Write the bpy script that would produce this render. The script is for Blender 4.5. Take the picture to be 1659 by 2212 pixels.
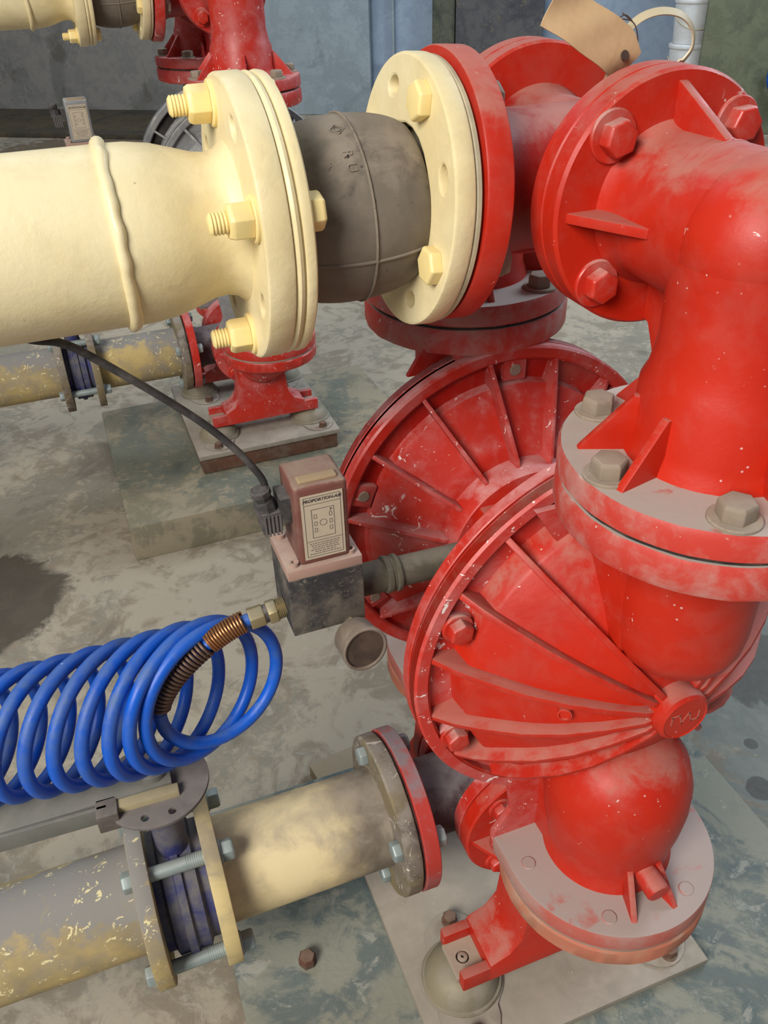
import bpy, bmesh, math, random
from mathutils import Matrix, Vector, noise as mnoise
R = math.radians
random.seed(4)
for o in list(bpy.data.objects): bpy.data.objects.remove(o)
SC = bpy.context.scene
COL = SC.collection

# ------------------------------------------------------------------ camera
CAM_O = Vector((-.3829, -.5907, .5338)); YAW, PITCH, ROLL, FPX = .347, .6004, -.032, 1856.7
PW, PH = 1659, 2212
_f = Vector((math.sin(YAW)*math.cos(PITCH), math.cos(YAW)*math.cos(PITCH), -math.sin(PITCH)))
_r0 = Vector((math.cos(YAW), -math.sin(YAW), 0)); _u0 = _r0.cross(_f)
_r = math.cos(ROLL)*_r0 + math.sin(ROLL)*_u0; _u = -math.sin(ROLL)*_r0 + math.cos(ROLL)*_u0
cd = bpy.data.cameras.new('camera'); cam = bpy.data.objects.new('camera', cd); COL.objects.link(cam)
cd.sensor_fit = 'HORIZONTAL'; cd.sensor_width = 36; cd.lens = FPX*36/PW; cd.clip_start = .02; cd.clip_end = 60
cam.matrix_world = Matrix((( _r.x, _u.x, -_f.x, CAM_O.x), (_r.y, _u.y, -_f.y, CAM_O.y), (_r.z, _u.z, -_f.z, CAM_O.z), (0, 0, 0, 1)))
SC.camera = cam
def at(px, py, ax, val):
    """point where the view ray through a photo pixel meets the plane axis = val"""
    d = _r*((px-PW/2)/FPX) - _u*((py-PH/2)/FPX) + _f
    i = 'xyz'.index(ax); return CAM_O + d*((val-CAM_O[i])/d[i])

# ------------------------------------------------------------------ light
w = bpy.data.worlds.new('world'); SC.world = w; w.use_nodes = True
bg = w.node_tree.nodes['Background']; bg.inputs[0].default_value = (.80, .88, 1, 1); bg.inputs[1].default_value = .20
def area(name, loc, target, size, power, col):
    l = bpy.data.lights.new(name, 'AREA'); l.shape = 'RECTANGLE'; l.size, l.size_y = size; l.energy = power; l.color = col
    o = bpy.data.objects.new(name, l); COL.objects.link(o); o.location = loc
    o.rotation_euler = (Vector(target)-Vector(loc)).to_track_quat('-Z', 'Y').to_euler(); return o
area('door_daylight', (-2.6, -1.9, 2.3), (0, 0, .1), (1.6, 1.6), 188, (1, .96, .90))
area('window_daylight', (3.6, 1.6, 2.6), (.2, 1.6, -.3), (2.4, 1.6), 150, (.74, .87, 1))
area('back_wall_fill', (-.5, 3.6, 3.6), (.6, 5.2, .1), (2.5, 2.0), 105, (.86, .93, 1))  # added fill lamp to brighten the back wall, no skylight known there
vs = SC.view_settings; vs.view_transform = 'Standard'; vs.look = 'None'; vs.gamma = 1; vs.exposure = 0; vs.use_curve_mapping = False

# ------------------------------------------------------------------ heights of the place
ZF, ZPL, ZPT = -.61, -.54, -.49          # floor, plinth top, steel plate top
D2 = Vector((.005, 1.375, .02))          # second pump stands this far behind the first

# ------------------------------------------------------------------ materials
def srgb(r, g, b):
    c = [x/255 for x in (r, g, b)]
    return tuple(x/12.92 if x <= .04045 else ((x+.055)/1.055)**2.4 for x in c) + (1,)
MATS = {}
class NT:
    def __init__(s, name):
        s.m = bpy.data.materials.new(name); s.m.use_nodes = True; s.t = s.m.node_tree; s.n = s.t.nodes
        s.b = s.n['Principled BSDF']; s.tc = s.n.new('ShaderNodeTexCoord'); s.g = s.n.new('ShaderNodeNewGeometry')
        MATS[name] = s.m
    def L(s, a, b): s.t.links.new(a, b)
    def noise(s, scale, detail=5, rough=.6, dist=0, coord=None, vec=None):
        n = s.n.new('ShaderNodeTexNoise'); n.inputs['Scale'].default_value = scale; n.inputs['Detail'].default_value = detail
        n.inputs['Roughness'].default_value = rough; n.inputs['Distortion'].default_value = dist
        s.L(vec if vec is not None else s.tc.outputs['Object'], n.inputs['Vector']); return n.outputs['Fac']
    def vor(s, scale, vec=None, out='Color'):
        n = s.n.new('ShaderNodeTexVoronoi'); n.inputs['Scale'].default_value = scale
        s.L(vec if vec is not None else s.tc.outputs['Object'], n.inputs['Vector']); return n.outputs[out]
    def step(s, v, a, b, lo=0, hi=1):
        n = s.n.new('ShaderNodeMapRange'); n.inputs[1].default_value = a; n.inputs[2].default_value = b
        n.inputs[3].default_value = lo; n.inputs[4].default_value = hi; n.interpolation_type = 'SMOOTHSTEP'
        s.L(v, n.inputs[0]); return n.outputs[0]
    def math(s, op, a, b=None, clamp=False):
        n = s.n.new('ShaderNodeMath'); n.operation = op; n.use_clamp = clamp
        for i, v in enumerate((a, b)):
            if v is None: continue
            if isinstance(v, (int, float)): n.inputs[i].default_value = v
            else: s.L(v, n.inputs[i])
        return n.outputs[0]
    def mix(s, f, a, b):
        n = s.n.new('ShaderNodeMix'); n.data_type = 'RGBA'
        for i, v in ((0, f), (6, a), (7, b)):
            if isinstance(v, (int, float, tuple)): n.inputs[i].default_value = v
            else: s.L(v, n.inputs[i])
        return n.outputs[2]
    def xyz(s, v):
        n = s.n.new('ShaderNodeSeparateXYZ'); s.L(v, n.inputs[0]); return n.outputs
    def bump(s, h, dist=.001, strength=.5):
        n = s.n.new('ShaderNodeBump'); n.inputs['Distance'].default_value = dist; n.inputs['Strength'].default_value = strength
        s.L(h, n.inputs['Height']); s.L(n.outputs[0], s.b.inputs['Normal'])
    def done(s, col, rough=.5, metal=0, spec=.5):
        for i, v in (('Base Color', col), ('Roughness', rough), ('Metallic', metal)):
            if isinstance(v, (int, float, tuple)): s.b.inputs[i].default_value = v
            else: s.L(v, s.b.inputs[i])
        s.b.inputs['Specular IOR Level'].default_value = spec
        return s.m

def paint(name, base, alt, dust, up=.5, film=.2, fleck=None, fleck_amt=0, rough=.35, bump=.0006, spec=.5, scale=1, metal=0, grime=None, grime_amt=0, stain=None, edge=.45, fscale=1):
    """painted / dusty surface: alt = mottling, dust settles on upward faces, film = thin all-over dust, fleck = chips and splashes"""
    s = NT(name)
    n1 = s.noise(9*scale, 6, .62); n2 = s.noise(38*scale, 5, .65, .4); n3 = s.noise(150*scale, 3, .6)
    col = s.mix(s.step(n1, .35, .68), base, alt)
    if grime:
        g = s.math('MULTIPLY', s.step(s.noise(14*scale, 7, .7, .5), .62-.3*grime_amt, .72-.2*grime_amt), .85)
        col = s.mix(g, col, grime)
    if stain:
        ax, p0, p1, sc_, amt = stain
        v = s.math('ADD', s.xyz(s.tc.outputs['Object'])['xyz'.index(ax)], s.math('MULTIPLY', s.math('SUBTRACT', s.noise(16, 6, .65, .6), .5), abs(p1-p0)*1.6))
        col = s.mix(s.math('MULTIPLY', s.step(v, p0, p1), amt), col, sc_)
    nz = s.xyz(s.g.outputs['Normal'])[2]
    d = s.math('ADD', nz, s.math('MULTIPLY', s.math('SUBTRACT', n2, .5), 1.3))
    d = s.math('ADD', d, s.math('MULTIPLY', s.math('SUBTRACT', n1, .5), .9))
    du = s.math('MULTIPLY', s.step(d, .5, 1.0), up)
    fm = s.math('MULTIPLY', s.step(s.math('ADD', s.math('MULTIPLY', n1, .6), s.math('MULTIPLY', n2, .55)), .50, .72), film*1.15)
    dd = s.math('ADD', du, fm, True)
    col = s.mix(dd, col, dust)
    rg = s.math('ADD', s.math('MULTIPLY', dd, .75-rough if rough < .7 else .1), s.math('ADD', s.math('MULTIPLY', n2, .12), rough-.06))
    if fleck:
        fl = s.math('MULTIPLY', s.step(s.noise(70*scale*fscale, 4, .7, 1.2), .74-.13*fleck_amt, .76-.13*fleck_amt), s.step(s.noise(12*scale, 2, .5), .62-.25*fleck_amt, .72-.25*fleck_amt))
        col = s.mix(fl, col, fleck)
        sp = s.math('MULTIPLY', s.step(s.math('ADD', s.vor(120*scale, out='Distance'), s.math('MULTIPLY', n3, .16)), .20, .15), s.step(s.noise(26*scale, 3, .6), .60-.08*fleck_amt, .66-.08*fleck_amt))
        col = s.mix(s.math('MULTIPLY', sp, .65), col, fleck)
    pt = s.math('MULTIPLY', s.step(s.math('ADD', s.g.outputs['Pointiness'], s.math('MULTIPLY', s.math('SUBTRACT', n2, .5), .12)), .57, .68), edge)
    col = s.mix(pt, col, dust)
    s.bump(s.math('ADD', s.math('MULTIPLY', n2, .7), s.math('MULTIPLY', n3, .3)), bump, .6)
    return s.done(col, rg, metal, spec)

RED = srgb(188, 38, 16); RED2 = srgb(172, 32, 16); RDUST = srgb(172, 122, 108); GDUST = srgb(176, 164, 154); CRM = srgb(230, 216, 174)
paint('red_paint', RED, RED2, RDUST, up=.55, film=.10, fleck=srgb(214, 196, 190), fleck_amt=.45, rough=.44, spec=.35, bump=.0008)
paint('red_paint_dusty', srgb(186, 40, 24), srgb(172, 40, 30), srgb(196, 130, 126), up=.7, film=.30, fleck=srgb(232, 220, 214), fleck_amt=.75, rough=.42)
paint('red_paint_caked', srgb(188, 52, 40), srgb(178, 66, 56), GDUST, up=1.6, film=.4, fleck=srgb(205, 190, 178), fleck_amt=.5, rough=.5)
paint('red_paint_dark', srgb(170, 24, 12), srgb(150, 24, 16), RDUST, up=.5, film=.22, fleck=srgb(214, 180, 160), fleck_amt=.3, rough=.4)
paint('cream_paint', CRM, srgb(226, 206, 152), srgb(190, 178, 144), up=.1, film=.26, rough=.42, bump=.0013, fleck=srgb(128, 116, 96), fleck_amt=.08)
paint('cream_pipe_dirty', srgb(222, 204, 158), srgb(205, 182, 132), srgb(158, 146, 128), up=.45, film=.35, rough=.6, grime=srgb(150, 134, 112), grime_amt=-.05, scale=.8, stain=('x', -.075, -.01, srgb(84, 74, 72), .9))
paint('pipe_flaking', srgb(186, 162, 104), srgb(138, 124, 92), srgb(134, 130, 124), up=1.3, film=.35, fleck=srgb(218, 204, 156), fleck_amt=1.0, rough=.75)
paint('flange_worn', srgb(126, 112, 80), srgb(100, 90, 76), srgb(146, 138, 128), up=.5, film=.45, fleck=srgb(206, 194, 176), fleck_amt=.9, rough=.75, grime=srgb(64, 46, 42), grime_amt=.35)
paint('cream_flange_worn', srgb(205, 184, 128), srgb(180, 160, 112), srgb(140, 130, 112), up=.35, film=.4, rough=.65, fleck=srgb(110, 100, 80), fleck_amt=.55)
paint('rubber_grey', srgb(112, 102, 90), srgb(98, 90, 80), srgb(142, 130, 115), up=.6, film=.3, rough=.8, grime=srgb(50, 46, 42), grime_amt=.22, fleck=srgb(44, 40, 38), fleck_amt=.5)
paint('black_rubber', srgb(48, 46, 46), srgb(36, 35, 36), srgb(112, 106, 102), up=.5, film=.45, rough=.7)
paint('gasket_black', srgb(26, 24, 22), srgb(40, 36, 32), srgb(120, 105, 95), up=.2, film=.2, rough=.9)
paint('gasket_dusty', srgb(150, 128, 114), srgb(112, 92, 80), srgb(168, 146, 132), up=.3, film=.4, rough=.95, bump=.003)
paint('blue_hose', srgb(8, 88, 196), srgb(8, 74, 176), srgb(88, 112, 140), up=.3, film=.35, rough=.42, fleck=srgb(200, 205, 205), fleck_amt=.0)
paint('galvanised', srgb(150, 162, 160), srgb(125, 138, 138), srgb(170, 172, 165), up=.3, film=.3, rough=.5, metal=.35)
paint('dusty_steel', srgb(146, 130, 112), srgb(120, 106, 92), srgb(166, 152, 136), up=.5, film=.4, rough=.75, fleck=srgb(196, 84, 62), fleck_amt=.25)
paint('dark_steel', srgb(92, 84, 78), srgb(70, 62, 58), srgb(128, 120, 112), up=.5, film=.35, rough=.7)
paint('rusty_steel', srgb(96, 62, 44), srgb(70, 48, 38), srgb(140, 122, 104), up=.4, film=.3, rough=.85, fleck=srgb(190, 168, 130), fleck_amt=.4)
paint('brass', srgb(168, 150, 108), srgb(140, 128, 98), srgb(150, 146, 128), up=.4, film=.4, rough=.45, metal=.55)
paint('fitting_olive', srgb(92, 86, 70), srgb(70, 66, 56), srgb(120, 112, 96), up=.4, film=.35, rough=.7, metal=.2)
paint('spring_rust', srgb(98, 74, 60), srgb(84, 62, 52), srgb(120, 100, 84), up=.2, film=.3, rough=.45, metal=.5)
paint('copper_bright', srgb(160, 108, 66), srgb(132, 92, 60), srgb(160, 130, 96), up=.2, film=.2, rough=.35, metal=.7)
paint('valve_block', srgb(44, 44, 46), srgb(62, 60, 58), srgb(140, 128, 112), up=.8, film=.35, rough=.65, fleck=srgb(104, 98, 88), fleck_amt=1.15, scale=1.4, fscale=3)
paint('maroon_cap', srgb(112, 68, 58), srgb(98, 58, 50), srgb(146, 124, 108), up=.85, film=.35, rough=.6)
paint('pink_dusty', srgb(164, 132, 118), srgb(142, 108, 96), srgb(176, 156, 142), up=.6, film=.4, rough=.8)
paint('valve_blue', srgb(40, 46, 112), srgb(52, 54, 84), srgb(98, 95, 96), up=.5, film=.75, rough=.7)
paint('lever_grey', srgb(112, 112, 106), srgb(96, 94, 88), srgb(138, 134, 122), up=.45, film=.4, rough=.75)
paint('mount_metal', srgb(142, 132, 108), srgb(116, 108, 90), srgb(150, 142, 126), up=.4, film=.4, rough=.6, metal=.15, grime=srgb(78, 72, 60), grime_amt=.25)
paint('steel_plate', srgb(142, 134, 120), srgb(118, 112, 100), srgb(160, 150, 136), up=.5, film=.5, rough=.8, scale=.8, grime=srgb(106, 100, 88), grime_amt=.12, fleck=srgb(186, 178, 164), fleck_amt=.4)
paint('chamber_grey', srgb(138, 138, 138), srgb(112, 114, 116), srgb(176, 172, 164), up=.6, film=.4, rough=.6, metal=.2)
paint('mesh_label', srgb(196, 184, 160), srgb(184, 172, 150), srgb(170, 155, 135), up=.1, film=.4, rough=.75)
paint('print_black', srgb(52, 46, 44), srgb(70, 62, 58), srgb(120, 110, 100), up=0, film=.25, rough=.8)
paint('gauge_face', srgb(66, 54, 46), srgb(52, 44, 40), srgb(110, 92, 76), up=.0, film=.25, rough=.5)
paint('tag_card', srgb(196, 164, 124), srgb(184, 150, 112), srgb(160, 130, 100), up=.1, film=.2, rough=.85)
paint('tie_nylon', srgb(206, 192, 158), srgb(200, 186, 150), srgb(196, 180, 150), up=.1, film=.1, rough=.4)
paint('pail_white', srgb(232, 234, 234), srgb(220, 222, 222), srgb(190, 190, 185), up=.2, film=.15, rough=.45)
paint('wire_dark', srgb(70, 50, 42), srgb(60, 46, 40), srgb(110, 96, 84), up=.2, film=.2, rough=.6)
paint('tan_board', srgb(150, 132, 104), srgb(136, 120, 96), srgb(150, 138, 118), up=.4, film=.3, rough=.85)

paint('red_paint_chipped', srgb(192, 50, 40), srgb(184, 58, 50), srgb(200, 128, 124), up=.7, film=.4, fleck=srgb(236, 222, 216), fleck_amt=1.0, rough=.45)
paint('tee_shaded', srgb(64, 36, 34), srgb(52, 34, 34), srgb(112, 104, 104), up=.7, film=.2, rough=.7)  # shade below the dome is painted into this dark tee colour
paint('red_bolt', srgb(188, 42, 26), srgb(174, 50, 36), srgb(186, 150, 140), up=.5, film=.3, fleck=srgb(200, 190, 180), fleck_amt=.55, rough=.36)
paint('mauve_dust', srgb(176, 88, 76), srgb(170, 120, 110), srgb(162, 146, 138), up=1.35, film=.4, fleck=srgb(196, 52, 40), fleck_amt=.45, rough=.6)
paint('flange_pink', srgb(178, 104, 80), srgb(160, 112, 88), srgb(168, 140, 118), up=.6, film=.5, fleck=srgb(190, 60, 44), fleck_amt=.4, rough=.75)
paint('red_flange_stained', srgb(176, 52, 42), srgb(160, 60, 52), srgb(132, 116, 118), up=.95, film=.35, fleck=srgb(220, 205, 195), fleck_amt=.5, rough=.55)
paint('dusty_pad', srgb(158, 142, 122), srgb(146, 130, 112), srgb(170, 156, 138), up=.5, film=.4, rough=.85)
paint('cream_bolt', srgb(238, 216, 150), srgb(232, 208, 140), srgb(206, 186, 140), up=.15, film=.2, rough=.4, fleck=srgb(120, 100, 60), fleck_amt=.0)
paint('collar', srgb(196, 184, 150), srgb(172, 162, 134), srgb(150, 142, 124), up=.3, film=.4, rough=.7)
paint('dark_plate', srgb(98, 92, 90), srgb(84, 80, 78), srgb(132, 124, 118), up=.5, film=.3, rough=.65)
paint('lever_latch', srgb(170, 156, 118), srgb(138, 128, 104), srgb(150, 140, 118), up=.3, film=.4, rough=.75)
paint('cap_tan', srgb(152, 128, 92), srgb(140, 112, 84), srgb(160, 142, 116), up=.5, film=.4, rough=.75)
paint('gauge_case', srgb(118, 104, 90), srgb(102, 90, 80), srgb(140, 126, 110), up=.5, film=.35, rough=.6)
def concrete(name, cols, stain, wet=None, crack=True, bumpd=.004):
    s = NT(name); pos = s.g.outputs['Position']
    a = s.noise(2.6, 8, .62, .6, vec=pos); b = s.noise(9, 8, .66, 1.0, vec=pos); c = s.noise(34, 6, .7, .6, vec=pos); d = s.noise(160, 3, .6, vec=pos)
    e = s.noise(5.2, 9, .7, 1.6, vec=pos)
    patch = s.math('ADD', s.math('MULTIPLY', e, .45), s.math('MULTIPLY', b, .55))
    col = s.mix(s.step(patch, .47, .55), cols[0], cols[1])
    col = s.mix(s.math('MULTIPLY', s.step(s.math('ADD', s.math('MULTIPLY', a, .7), s.math('MULTIPLY', c, .3)), .50, .56), .8), col, cols[2])
    col = s.mix(s.math('MULTIPLY', s.step(s.math('ADD', s.math('MULTIPLY', c, .6), s.math('MULTIPLY', b, .4)), .54, .62), .55), col, cols[3])
    st = s.step(s.math('ADD', s.math('MULTIPLY', a, .5), s.math('MULTIPLY', s.noise(5, 7, .65, .8, vec=pos), .6)), .60, .70)
    col = s.mix(s.math('MULTIPLY', st, .75), col, stain)
    rg = s.math('ADD', s.math('MULTIPLY', c, .2), .68)
    if wet:
        x, y, z = s.xyz(pos)
        for (wx, wy, wr, wc, amt) in wet:
            dx = s.math('SUBTRACT', x, wx); dy = s.math('SUBTRACT', y, wy)
            dist = s.math('SQRT', s.math('ADD', s.math('MULTIPLY', dx, dx), s.math('MULTIPLY', dy, dy)))
            dist = s.math('ADD', dist, s.math('MULTIPLY', s.math('SUBTRACT', b, .5), wr*1.1))
            f = s.math('MULTIPLY', s.step(dist, wr*.88, wr*1.04, 1, 0), amt)
            col = s.mix(f, col, wc); rg = s.math('SUBTRACT', rg, s.math('MULTIPLY', f, .12))
    h = s.math('ADD', s.math('MULTIPLY', patch, .6), s.math('ADD', s.math('MULTIPLY', c, .35), s.math('MULTIPLY', d, .08)))
    s.bump(h, bumpd, .7)
    return s.done(col, rg, 0, .4)
concrete('floor_concrete', (srgb(158, 147, 128), srgb(132, 120, 102), srgb(124, 118, 104), srgb(172, 163, 147)), srgb(98, 90, 78),
         wet=[(-.70, .99, .17, srgb(66, 58, 46), .9), (-.05, 5.0, 1.1, srgb(84, 70, 52), .8), (.75, 1.0, .45, srgb(126, 142, 136), .6), (.9, .1, .5, srgb(100, 112, 110), .7)]+[(at(x, y, 'z', ZF).x, at(x, y, 'z', ZF).y, r, srgb(70, 66, 58), .9) for x, y, r in ((1622, 1607, .012), (1642, 1703, .022), (1655, 1450, .10))])
concrete('plinth_concrete', (srgb(134, 134, 120), srgb(98, 106, 102), srgb(78, 92, 92), srgb(176, 172, 158)), srgb(60, 72, 78), bumpd=.005)
concrete('plinth_far', (srgb(142, 132, 110), srgb(118, 112, 94), srgb(96, 102, 92), srgb(156, 142, 116)), srgb(78, 84, 76))
concrete('wall_grey', (srgb(128, 124, 118), srgb(118, 115, 110), srgb(106, 104, 100), srgb(134, 130, 124)), srgb(90, 84, 74), bumpd=.002)
concrete('wall_blue', (srgb(150, 166, 184), srgb(142, 158, 178), srgb(136, 152, 170), srgb(158, 172, 188)), srgb(120, 136, 152), bumpd=.002)
concrete('kerb_dark', (srgb(74, 64, 46), srgb(62, 54, 42), srgb(54, 50, 42), srgb(92, 78, 54)), srgb(40, 38, 36), bumpd=.002)
concrete('panel_light', (srgb(150, 162, 168), srgb(142, 154, 160), srgb(134, 146, 152), srgb(156, 168, 174)), srgb(120, 132, 138), bumpd=.001)
concrete('panel_dark', (srgb(92, 92, 92), srgb(80, 80, 84), srgb(72, 72, 76), srgb(128, 118, 98)), srgb(62, 64, 70), bumpd=.001)
concrete('post_olive', (srgb(92, 94, 80), srgb(80, 82, 72), srgb(70, 74, 66), srgb(106, 104, 84)), srgb(58, 60, 54), bumpd=.001)
concrete('panel_green', (srgb(116, 120, 96), srgb(106, 110, 88), srgb(98, 104, 86), srgb(124, 126, 102)), srgb(84, 88, 70), bumpd=.001)

# ------------------------------------------------------------------ mesh helpers
def frame(o, z, x=None):
    z = Vector(z).normalized()
    if x is None: x = Vector((0, 0, 1)) if abs(z.z) < .9 else Vector((1, 0, 0))
    x = Vector(x); x = (x - z*x.dot(z)).normalized(); y = z.cross(x)
    return Matrix(((x.x, y.x, z.x, o[0]), (x.y, y.y, z.y, o[1]), (x.z, y.z, z.z, o[2]), (0, 0, 0, 1)))
I4 = Matrix.Identity(4)
class MB:
    def __init__(s): s.v = []; s.f = []
    def add(s, vs, fs, M=I4):
        n = len(s.v); s.v += [tuple(M @ Vector(p)) for p in vs]; s.f += [tuple(i+n for i in f) for f in fs]; return s
    def lathe(s, prof, M=I4, seg=64, a0=0, wob=None):
        vs, fs = [], []; rings = []
        for (r, h) in prof:
            if r <= 1e-6: rings.append([len(vs)]); vs.append((0, 0, h)); continue
            ring = []
            for k in range(seg):
                a = a0+2*math.pi*k/seg; ring.append(len(vs)); vs.append((r*math.cos(a), r*math.sin(a), h))
            rings.append(ring)
        for A, B in zip(rings, rings[1:]):
            if len(A) == 1 and len(B) == 1: continue
            for k in range(seg):
                k2 = (k+1) % seg
                if len(A) == 1: fs.append((A[0], B[k], B[k2]))
                elif len(B) == 1: fs.append((A[k], A[k2], B[0]))
                else: fs.append((A[k], A[k2], B[k2], B[k]))
        if len(rings[0]) > 1 and prof[0] != prof[-1]: fs.append(tuple(reversed(rings[0])))
        if len(rings[-1]) > 1 and prof[0] != prof[-1]: fs.append(tuple(rings[-1]))
        return s.add(vs, fs, M)
    def tube(s, pts, r, seg=24, caps=True, M=I4):
        pts = [Vector(p) for p in pts]; n = len(pts); rr = r if isinstance(r, (list, tuple)) else [r]*n
        vs, fs = [], []; nv = None
        for i, p in enumerate(pts):
            t = (pts[min(i+1, n-1)]-pts[max(i-1, 0)]).normalized()
            if nv is None: nv = t.orthogonal().normalized()
            nv = (nv - t*nv.dot(t)).normalized(); b = t.cross(nv)
            for k in range(seg):
                a = 2*math.pi*k/seg; vs.append(tuple(p+(nv*math.cos(a)+b*math.sin(a))*rr[i]))
        for i in range(n-1):
            for k in range(seg):
                k2 = (k+1) % seg; fs.append((i*seg+k, i*seg+k2, (i+1)*seg+k2, (i+1)*seg+k))
        if caps: fs.append(tuple(range(seg-1, -1, -1))); fs.append(tuple((n-1)*seg+k for k in range(seg)))
        return s.add(vs, fs, M)
    def box(s, lo, hi, M=I4):
        (a, b, c), (d, e, f) = lo, hi
        return s.add([(a,b,c),(d,b,c),(d,e,c),(a,e,c),(a,b,f),(d,b,f),(d,e,f),(a,e,f)], [(0,3,2,1),(4,5,6,7),(0,1,5,4),(1,2,6,5),(2,3,7,6),(3,0,4,7)], M)
    def prism(s, poly, h0, h1, M=I4):
        n = len(poly); vs = [(x, y, h0) for x, y in poly]+[(x, y, h1) for x, y in poly]
        fs = [tuple(range(n-1, -1, -1)), tuple(range(n, 2*n))]+[(i, (i+1) % n, n+(i+1) % n, n+i) for i in range(n)]
        return s.add(vs, fs, M)
    def mesh(s, name, bevel=0, seg=2, ang=32, jitter=0):
        me = bpy.data.meshes.new(name); me.from_pydata(s.v, [], s.f); bm = bmesh.new(); bm.from_mesh(me)
        bmesh.ops.recalc_face_normals(bm, faces=bm.faces)
        if bevel:
            es = [e for e in bm.edges if len(e.link_faces) == 2 and e.calc_face_angle(0) > R(ang)]
            bmesh.ops.bevel(bm, geom=es, offset=bevel, segments=seg, affect='EDGES', profile=.6, clamp_overlap=True)
        if jitter:
            for v in bm.verts:
                q = v.co*60; v.co += Vector((mnoise.noise(q), mnoise.noise(q+Vector((9, 0, 0))), mnoise.noise(q+Vector((0, 9, 0)))))*jitter
        bm.to_mesh(me); bm.free()
        for p in me.polygons: p.use_smooth = True
        me.set_sharp_from_angle(angle=R(38)); return me
    def build(s, name, mat, parent=None, bevel=0, **k):
        return link(name, s.mesh(name, bevel, **k), mat, parent)
def link(name, me, mat, parent=None, M=None):
    if mat and not me.materials: me.materials.append(MATS[mat])
    o = bpy.data.objects.new(name, me); COL.objects.link(o)
    if parent is not None: o.parent = parent
    if M is not None: o.matrix_local = M
    return o
def thing(name, label, cat, loc=(0, 0, 0), group=None):
    o = bpy.data.objects.new(name, None); COL.objects.link(o); o.location = loc; o.empty_display_size = .05
    return tag(o, label, cat, group)
def tag(o, label=None, cat=None, group=None, kind=None):
    for k, v in (('label', label), ('category', cat), ('group', group), ('kind', kind)):
        if v: o[k] = v
    return o
def holes_plate(name, outer, holes, th, M, bevel=.0012, seg=64):
    """flat plate with drilled holes; outer = radius or list of points; spans local z 0..th"""
    cu = bpy.data.curves.new(name, 'CURVE'); cu.dimensions = '2D'; cu.fill_mode = 'BOTH'; cu.extrude = th/2-bevel; cu.bevel_depth = bevel; cu.bevel_resolution = 1; cu.offset = -bevel
    def ring(pts):
        sp = cu.splines.new('POLY'); sp.points.add(len(pts)-1); sp.use_cyclic_u = True
        for p, q in zip(sp.points, pts): p.co = (q[0], q[1], 0, 1)
    if isinstance(outer, (int, float)): outer = [(outer*math.cos(2*math.pi*k/96), outer*math.sin(2*math.pi*k/96)) for k in range(96)]
    ring(outer)
    for (x, y, rx, ry, a) in holes:
        pts = []
        for k in range(24):
            u, v = rx*math.cos(-2*math.pi*k/24), ry*math.sin(-2*math.pi*k/24); pts.append((x+u*math.cos(a)-v*math.sin(a), y+u*math.sin(a)+v*math.cos(a)))
        ring(pts)
    ob = bpy.data.objects.new(name, cu); me = bpy.data.meshes.new_from_object(ob); me.name = name
    bpy.data.objects.remove(ob); bpy.data.curves.remove(cu)
    me.transform(M @ Matrix.Translation((0, 0, th/2)))
    for p in me.polygons: p.use_smooth = True
    me.set_sharp_from_angle(angle=R(40)); return me
def text_mesh(name, body, size, M, depth=.0003, shear=0, bold=0):
    cu = bpy.data.curves.new(name, 'FONT'); cu.body = body; cu.size = size; cu.extrude = depth; cu.align_x = 'CENTER'; cu.align_y = 'CENTER'; cu.shear = shear; cu.offset = bold
    cu.resolution_u = 3
    ob = bpy.data.objects.new(name, cu); me = bpy.data.meshes.new_from_object(ob); bpy.data.objects.remove(ob); bpy.data.curves.remove(cu)
    me.transform(M); return me
_cache = {}
def hexhead(key, af, h, chamf=.12):
    """hexagon head along +z, across flats af"""
    if key in _cache: return _cache[key]
    b = MB(); r = af/2/math.cos(math.pi/6); b.lathe([(0, 0), (r, 0), (r, h*.82), (r*(1-chamf), h), (0, h)], seg=6)
    _cache[key] = b.mesh('bolt', .0008, 2, 25); return _cache[key]
def discmesh(key, r, h, bev=.0008, hole=0):
    if key in _cache: return _cache[key]
    b = MB(); b.lathe([(0, 0), (r, 0), (r, h-bev), (r-bev, h), (0, h)], seg=32); _cache[key] = b.mesh('washer'); return _cache[key]
def studmesh(key, r, h):
    if key in _cache: return _cache[key]
    b = MB(); pr = [(0, 0), (r, 0)]; z = 0; p = .0022
    while z < h-.003: pr += [(r, z+p*.1), (r*.88, z+p*.5), (r, z+p*.9)]; z += p
    pr += [(r*.9, h-.001), (r*.7, h), (0, h)]; b.lathe(pr, seg=20); _cache[key] = b.mesh('stud'); return _cache[key]
def bolt(parent, pos, d, af=.018, h=.009, wr=.013, mat='red_paint', rot=0, wmat=None, name='bolt', wh=.0025):
    M = frame(pos, d) @ Matrix.Rotation(rot, 4, 'Z')
    me = hexhead((mat, af, h), af, h); o = link(name, me, mat, parent, M @ Matrix.Translation((0, 0, wh)))
    if wr: link('washer', discmesh((wmat or mat, 'w', wr, wh), wr, wh), wmat or mat, o, Matrix.Translation((0, 0, -wh)))
    return o
def gusset_mesh(pts, th):
    b = MB(); b.prism(pts, -th/2, th/2); return b
def arc(c, r, a0, a1, n, plane='yz'):
    out = []
    for i in range(n+1):
        a = a0+(a1-a0)*i/n; out.append((c[0], c[1]+r*math.cos(a), c[2]+r*math.sin(a)))
    return out

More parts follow.
